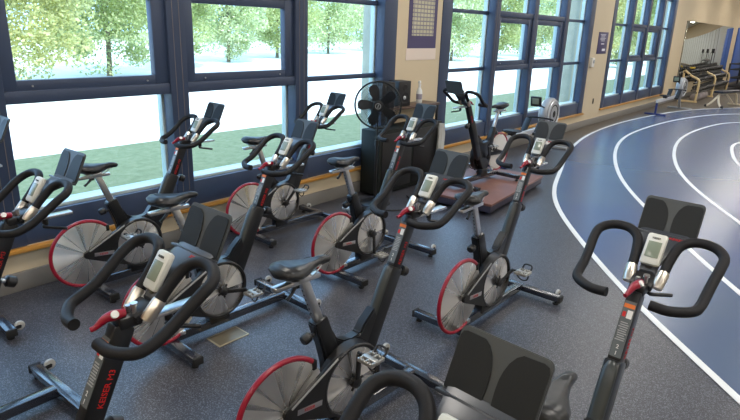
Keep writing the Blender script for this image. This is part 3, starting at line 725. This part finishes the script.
t = empty('floor_cabinet', (6.12, 4.375, 0), 0, 'wide black floor cabinet behind the pedestal fan, below the small riser shelf', 'cabinet')
MB().box((0, 0, .42), (1.38, .29, .80), bev=.012).build('body', 'cabinet', t)
MB().box((-.33, -.150, .42), (.62, .012, .70), bev=.006).build('door', 'speaker_black', t)
MB().box((.33, -.150, .42), (.62, .012, .70), bev=.006).build('door', 'speaker_black', t)
mb = MB()
for sx in (-1, 1):
    for sy in (-.10, .10): MB().cyl((sx*.6, sy, 0), (sx*.6, sy, .03), .02, 12).build('foot', 'rubber_black', t)
t = empty('riser_table', (6.165, 4.385, .8205), 0, 'small brown-topped riser table standing on the black cabinet under the poster', 'table')
MB().box((0, 0, .234), (1.19, .27, .032), bev=.005).build('table_top', 'table_brown', t)
for sx in (-1, 1):
    for sy in (-1, 1): MB().box((sx*.555, sy*.115, .109), (.03, .03, .218), bev=.003).build('leg', 'metal_dark', t)
def speaker(x, y, rz, lab):
    t = empty('loudspeaker', (x, y, 1.0715), rz, lab, 'loudspeaker', 'loudspeakers on the small table')
    MB().box((0, 0, .155), (.20, .20, .31), bev=.006).build('cabinet_box', 'speaker_black', t)
    MB().lathe([(.001, -.094), (.020, -.100), (.030, -.095), (.060, -.101), (.072, -.104), (.076, -.100)], origin=(0, 0, .105), n=28).build('woofer', 'metal_dark', t)
    MB().lathe([(.001, -.108), (.014, -.105), (.024, -.101)], origin=(0, 0, .105), n=20).build('woofer_cap', 'silver', t)
    MB().lathe([(.001, -.103), (.016, -.104), (.034, -.106), (.038, -.100)], origin=(0, 0, .235), n=24).build('tweeter', 'metal_dark', t)
    return t
speaker(6.00, 4.385, R(-12), 'small black loudspeaker on the table, right one of the pair with silver woofer cap')
speaker(5.67, 4.385, R(-12), 'small black loudspeaker on the table, left one partly behind the fan cage')
t = empty('spray_bottle', (6.42, 4.37, 1.0715), R(200), 'white spray bottle standing on the small table', 'bottle')
MB().lathe([(.001, 0), (.036, 0), (.040, .006), (.040, .13), (.034, .165), (.016, .20), (.015, .225), (.001, .225)], axis='Z', n=24).build('body', 'bottle_white', t)
MB().lathe([(.0408, .05), (.0408, .12)], axis='Z', n=24).build('label', 'bottle_label', t)
tg_ = MB().cyl((0, 0, .22), (0, 0, .25), .017, 16); tg_.box((.012, 0, .272), (.075, .024, .035), bev=.008); tg_.tube([(.03, 0, .262), (.036, 0, .235), (.028, 0, .212)], .005, 8, smooth=3); tg_.build('trigger', 'bottle_white', t)
mb = MB(); rings = []
for z, wx, ox in [(.02, .03, .0), (.12, .05, .02), (.30, .055, -.01), (.48, .05, .0), (.62, .04, .01), (.70, .03, .0), (.76, .012, 0)]:
    rings.append([Vector((ox+wx*math.cos(a)*(1+.25*math.sin(3*a+z*9)), .045*math.sin(a)*(1+.25*math.cos(4*a+z*7)), z)) for a in [2*math.pi*k/24 for k in range(24)]])
o = mb.loft(rings).build('hanging_towel', 'cloth', None, (6.70, 4.17, .04)); tag(o, 'pale towel hanging at the right end of the black cabinet', 'towel')
o = MB().tube([(4.90, 4.25, .008), (5.0, 3.95, .008), (5.15, 3.72, .008), (5.42, 3.66, .008), (5.62, 3.86, .008), (5.70, 3.98, .02)], .008, 8, smooth=8).build('power_cable', 'rubber_black'); tag(o, 'black power cable looping on the floor in front of the black cabinet', 'cable')

# ------------------------------------------------------------------ wall things
t = empty('wall_poster', (6.69, WY, 1.60), 0, 'purple bordered schedule poster with a cream grid on the cream pillar', 'poster')
MB().box((0, -.003, .66), (.66, .006, 1.0), bev=0).build('purple_sheet', 'purple', t)
go = MB().box((0, -.002, 0), (.50, .004, .68), bev=0).build('grid', 'grid_paper', t, (.0, -.006, .66)); 
mb = MB()
for k, (z, w_) in enumerate([(1.075, .30), (1.045, .20)]): 
    for q in range(7): mb.box((-w_/2+w_*q/7+.01, -.007, z), (w_/7*.7, .002, .014), bev=0)
mb.build('heading', 'print_white', t)
MB().box((-.005, -.003, .085), (.70, .006, .15), bev=0).build('paper_sheet', 'paper', t)
t = empty('wall_sign', (13.93, WY, 1.62), 0, 'small dark purple notice on the cream wall between the two right windows', 'sign')
MB().box((0, -.006, .235), (.62, .012, .47), bev=.002).build('board', 'purple', t)
mb = MB()
for k in range(6): mb.box((-.04+.02*(k % 2), -.0135, .42-k*.028), (.36-.06*(k % 3), .002, .010), bev=0)
mb.box((0, -.0135, .215), (.20, .002, .022), bev=0); mb.box((.10, -.0135, .085), (.20, .002, .05), bev=0); mb.build('print', 'print_white', t)
t = empty('alarm_box', (13.36, WY, 1.36), 0, 'small white alarm box on the cream wall beside the middle window', 'wall box')
MB().box((0, -.03, .08), (.15, .06, .20), bev=.01).build('body', 'thermo', t); MB().cyl((0, -.06, .10), (0, -.075, .10), .04, 16).build('horn', 'decal_grey', t)
t = empty('wall_outlet', (13.87, WY, .50), 0, 'dark outlet cover low on the cream wall between the right windows', 'outlet')
MB().box((0, -.004, .055), (.075, .008, .12), bev=.003).build('cover', 'metal_dark', t); MB().box((0, -.009, .055), (.03, .003, .05), bev=.001).build('socket', 'rubber_black', t)
t = empty('wall_mirror', (26.5, WY, .55), 0, 'large frameless mirror on the cream wall above the dumbbell racks', 'mirror')
MB().box((0, -.02, 1.015), (9.1, .02, 2.03), bev=.002).build('glass_sheet', 'mirror', t)
MB().box((0, -.006, 1.015), (9.12, .012, 2.04), bev=.002).build('backing', 'metal_dark', t)
o = MB().box((34.1, WY-.03, 1.35), (3.4, .06, 2.5), bev=.02).build('wall_pad', 'blue_pad'); tag(o, 'tall blue padded panel on the wall right of the mirror', 'wall pad')

# ------------------------------------------------------------------ rowing machines (x runs to the flywheel end)
def rower(x, y, rz, lab, cut=False):
    t = empty('rowing_machine', (x, y, 0), rz, lab, 'rowing machine', 'rowing machines by the windows')
    MB().bar((-.15, 0, .37), (1.60, 0, .40), .05, .085, .010).build('monorail', 'rower_light', t)
    MB().box((-.10, 0, .18), (.05, .05, .36), bev=.008).box((-.10, 0, .025), (.07, .55, .04), bev=.01).build('rear_leg', 'rower_blue', t)
    fl = MB(); fl.bar((1.95, 0, .42), (2.18, 0, .03), .06, .06, .01); fl.box((2.18, 0, .025), (.07, .66, .045), bev=.01); fl.bar((1.55, 0, .40), (1.92, 0, .60), .07, .14, .02); fl.build('front_leg', 'rower_grey', t)
    fw = MB().lathe([(.06, -.095), (.20, -.090), (.265, -.065), (.285, -.03), (.285, .03), (.265, .065), (.20, .090), (.06, .095)], n=40).build('flywheel_housing', 'rower_grey', t, (1.98, 0, .64))
    MB().lathe([(.001, -.080), (.13, -.085), (.165, -.099), (.172, -.094)], n=32).build('vent_disc', 'rubber_black', fw)
    for s_ in (-1, 1): MB().tube([(.235*math.cos(a), s_*.088, .235*math.sin(a)) for a in [2*math.pi*k/32 for k in range(33)]], .012, 6, cap=False).build('cage_ring', 'rower_light', fw)
    MB().tube([(1.82, 0, .74), (1.62, 0, .80), (1.40, 0, .86)], .014, 8, smooth=4).build('monitor_arm', 'metal_dark', t)
    mo = MB().box((1.36, 0, .90), (.045, .19, .17), Matrix.Rotation(R(-12), 3, 'Y'), .012).build('monitor', 'black_plastic', t)
    MB().box((1.334, 0, .905), (.004, .12, .10), Matrix.Rotation(R(-12), 3, 'Y'), .001).build('screen', 'lcd', mo)
    MB().loft([[Vector((.55+dx, .15*math.cos(a)*k_, .475+.025*math.sin(a)+.012*abs(math.cos(a)))) for a in [2*math.pi*q/16 for q in range(16)]] for dx, k_ in ((-.13, .5), (-.10, .9), (0, 1), (.08, .9), (.12, .5))]).box((.55, 0, .435), (.16, .08, .045), bev=.01).build('seat', 'rubber_black', t)
    for s_ in (-1, 1):
        MB().bar((1.22, s_*.12, .36), (1.42, s_*.12, .60), .11, .02, .006, upv=(0, 1, 0)).box((1.22, s_*.12, .375), (.07, .11, .05), bev=.01).build('footrest', 'black_plastic', t)
    MB().tube([(1.62, -.24, .58), (1.60, -.12, .60), (1.60, .12, .60), (1.62, .24, .58)], .015, 8, smooth=4).build('handle', 'rubber_black', t)
    return t
rower(8.17, 4.08, 0, 'grey rowing machine behind the riding platform below the four-bay middle window')
rower(17.35, 3.95, R(-3), 'distant rowing machine with blue rear foot in front of the dumbbell racks')

# ------------------------------------------------------------------ dumbbell racks, bench
t = empty('dumbbell_rack', (24.9, 4.12, 0), 0, 'long tan-framed dumbbell rack under the mirror', 'rack')
for x in (-3.0, -.2, 2.8):
    MB().tube([(x, -.24, .03), (x, -.26, .55), (x, -.24, .72), (x, -.14, .80), (x, .0, .86), (x, .22, 1.02)], .036, 10, smooth=6).tube([(x, -.30, .03), (x, .28, .03)], .035, 8).tube([(x, .22, .03), (x, .24, 1.02)], .03, 8).build('upright', 'rack_tan', t)
TI = [(-.16, .36, 30), (-.04, .66, 30), (.14, .93, 25)]
for yy, zz, an in TI:
    for d in (-.08, .08): MB().box((0, yy+d, zz+d*.45), (6.1, .035, .05), Matrix.Rotation(R(an*.8), 3, 'X'), .005).build('shelf_rail', 'iron', t)
dm = None
def dumbbell(s=1):
    t = empty('dumbbell', (0, 0, 0))
    MB().cyl((0, -.07, 0), (0, .07, 0), .016, 10).build('handle', 'metal_dark', t)
    for q in (-1, 1): MB().lathe([(.001, q*.065), (.055, q*.065), (.068, q*.075), (.070, q*.115), (.062, q*.135), (.001, q*.135)], n=8).build('weight_head', 'iron', t)
    return t
k = 0
for ti, (yy, zz, an) in enumerate(TI):
    for j in range(19):
        x = 24.9-2.8+j*.31
        if abs(x-24.7) < .08 or abs(x-27.7) < .08: continue
        if dm is None: o = dm = dumbbell()
        else: o = copy_tree(dm)
        s = .85+.02*j
        o.location = (x, 4.12+yy, zz+.025+.072*s); o.scale = (s, s, s); o.rotation_euler = (R(an*.8), 0, 0)
        tag(o, 'black dumbbell lying on the %s shelf of the tan-framed rack' % ['lowest', 'middle', 'top'][ti], 'dumbbell', 'dumbbells on the %s rack shelf' % ['lowest', 'middle', 'top'][ti])
for j, (x, y, r0) in enumerate([(22.25, 4.0, .13), (22.75, 3.98, .14), (23.3, 4.0, .15), (23.9, 4.0, .14)]):
    pr = [(max(.001, r0*math.sin(R(a))), -r0*math.cos(R(a))) for a in range(0, 181, 12)]
    o = MB().lathe(pr, axis='Z', n=20).build('medicine_ball', 'ball_grey', None, (x, y, r0+.003)); tag(o, 'grey medicine ball on the floor below the dumbbell rack', 'ball', 'medicine balls under the rack')
o = MB().lathe([(.001, 0), (.09, 0), (.10, .01), (.10, .05), (.001, .05)], axis='Z', n=20).build('yellow_weight', 'yellow', None, (22.6, 4.28, 1.06)); tag(o, 'round yellow weight on the left end of the dumbbell rack', 'weight')
def bench(x, y, rz, lab):
    t = empty('weight_bench', (x, y, 0), rz, lab, 'bench')
    MB().box((.75, 0, .47), (1.25, .28, .07), bev=.02).build('seat_pad', 'bench_pad', t)
    MB().tube([(0, -.22, .03), (.06, -.10, .16), (.22, 0, .38), (.5, 0, .41), (1.3, 0, .38), (1.5, 0, .03)], .032, 10, smooth=6).tube([(0, .22, .03), (.06, .10, .16), (.22, 0, .38)], .032, 10, smooth=6).tube([(1.5, -.25, .03), (1.5, .25, .03)], .032, 10).build('bench_frame', 'bench_frame', t)
    MB().tube([(.7, 0, .38), (1.0, 0, .22), (1.25, 0, .06)], .028, 8, smooth=3).build('brace', 'bench_frame', t)
    for s_ in (-1, 1): MB().lathe([(.001, -.03), (.035, -.03), (.035, .03), (.001, .03)], n=12).build('foot_wheel', 'rubber_black', t, (.0, s_*.24, .038))
bench(20.9, 3.16, R(-16), 'cream framed flat weight bench at the right edge beyond the track')
t = empty('weight_rack', (30.2, 3.75, 0), R(-4), 'black weight storage rack at the far right beyond the bench', 'rack')
for x in (-1, 1):
    for y in (-.3, .3): MB().box((x, y, .55), (.06, .06, 1.1), bev=.005).build('post', 'iron', t)
for z in (.15, .5, .85, 1.08): MB().box((0, 0, z), (2.0, .62, .04), bev=.005).build('shelf', 'iron', t)
# machines standing where the mirror shows them
def climber(x, y, lab):
    t = empty('elliptical_trainer', (x, y, .003), R(180), lab, 'exercise machine', 'machines reflected in the mirror')
    MB().box((0, 0, .06), (1.5, .35, .12), bev=.03).build('base', 'iron', t)
    MB().bar((-.5, 0, .1), (-.35, 0, 1.45), .10, .12, .02).build('column', 'iron', t)
    MB().box((-.33, 0, 1.52), (.08, .42, .26), bev=.03).build('console', 'iron', t)
    for s_ in (-1, 1):
        MB().tube([(-.25, s_*.28, .35), (-.2, s_*.30, 1.0), (-.1, s_*.27, 1.45)], .025, 8, smooth=4).build('arm', 'iron', t)
        MB().bar((-.3, s_*.18, .25), (.6, s_*.18, .35), .12, .05, .01).build('footboard', 'iron', t)
mb = None
climber(33, 2.2, 'black exercise machine seen as the left silhouette in the mirror')
climber(33, 3.05, 'black exercise machine seen as the middle silhouette in the mirror')
climber(33, 3.9, 'black exercise machine seen as the right silhouette in the mirror')
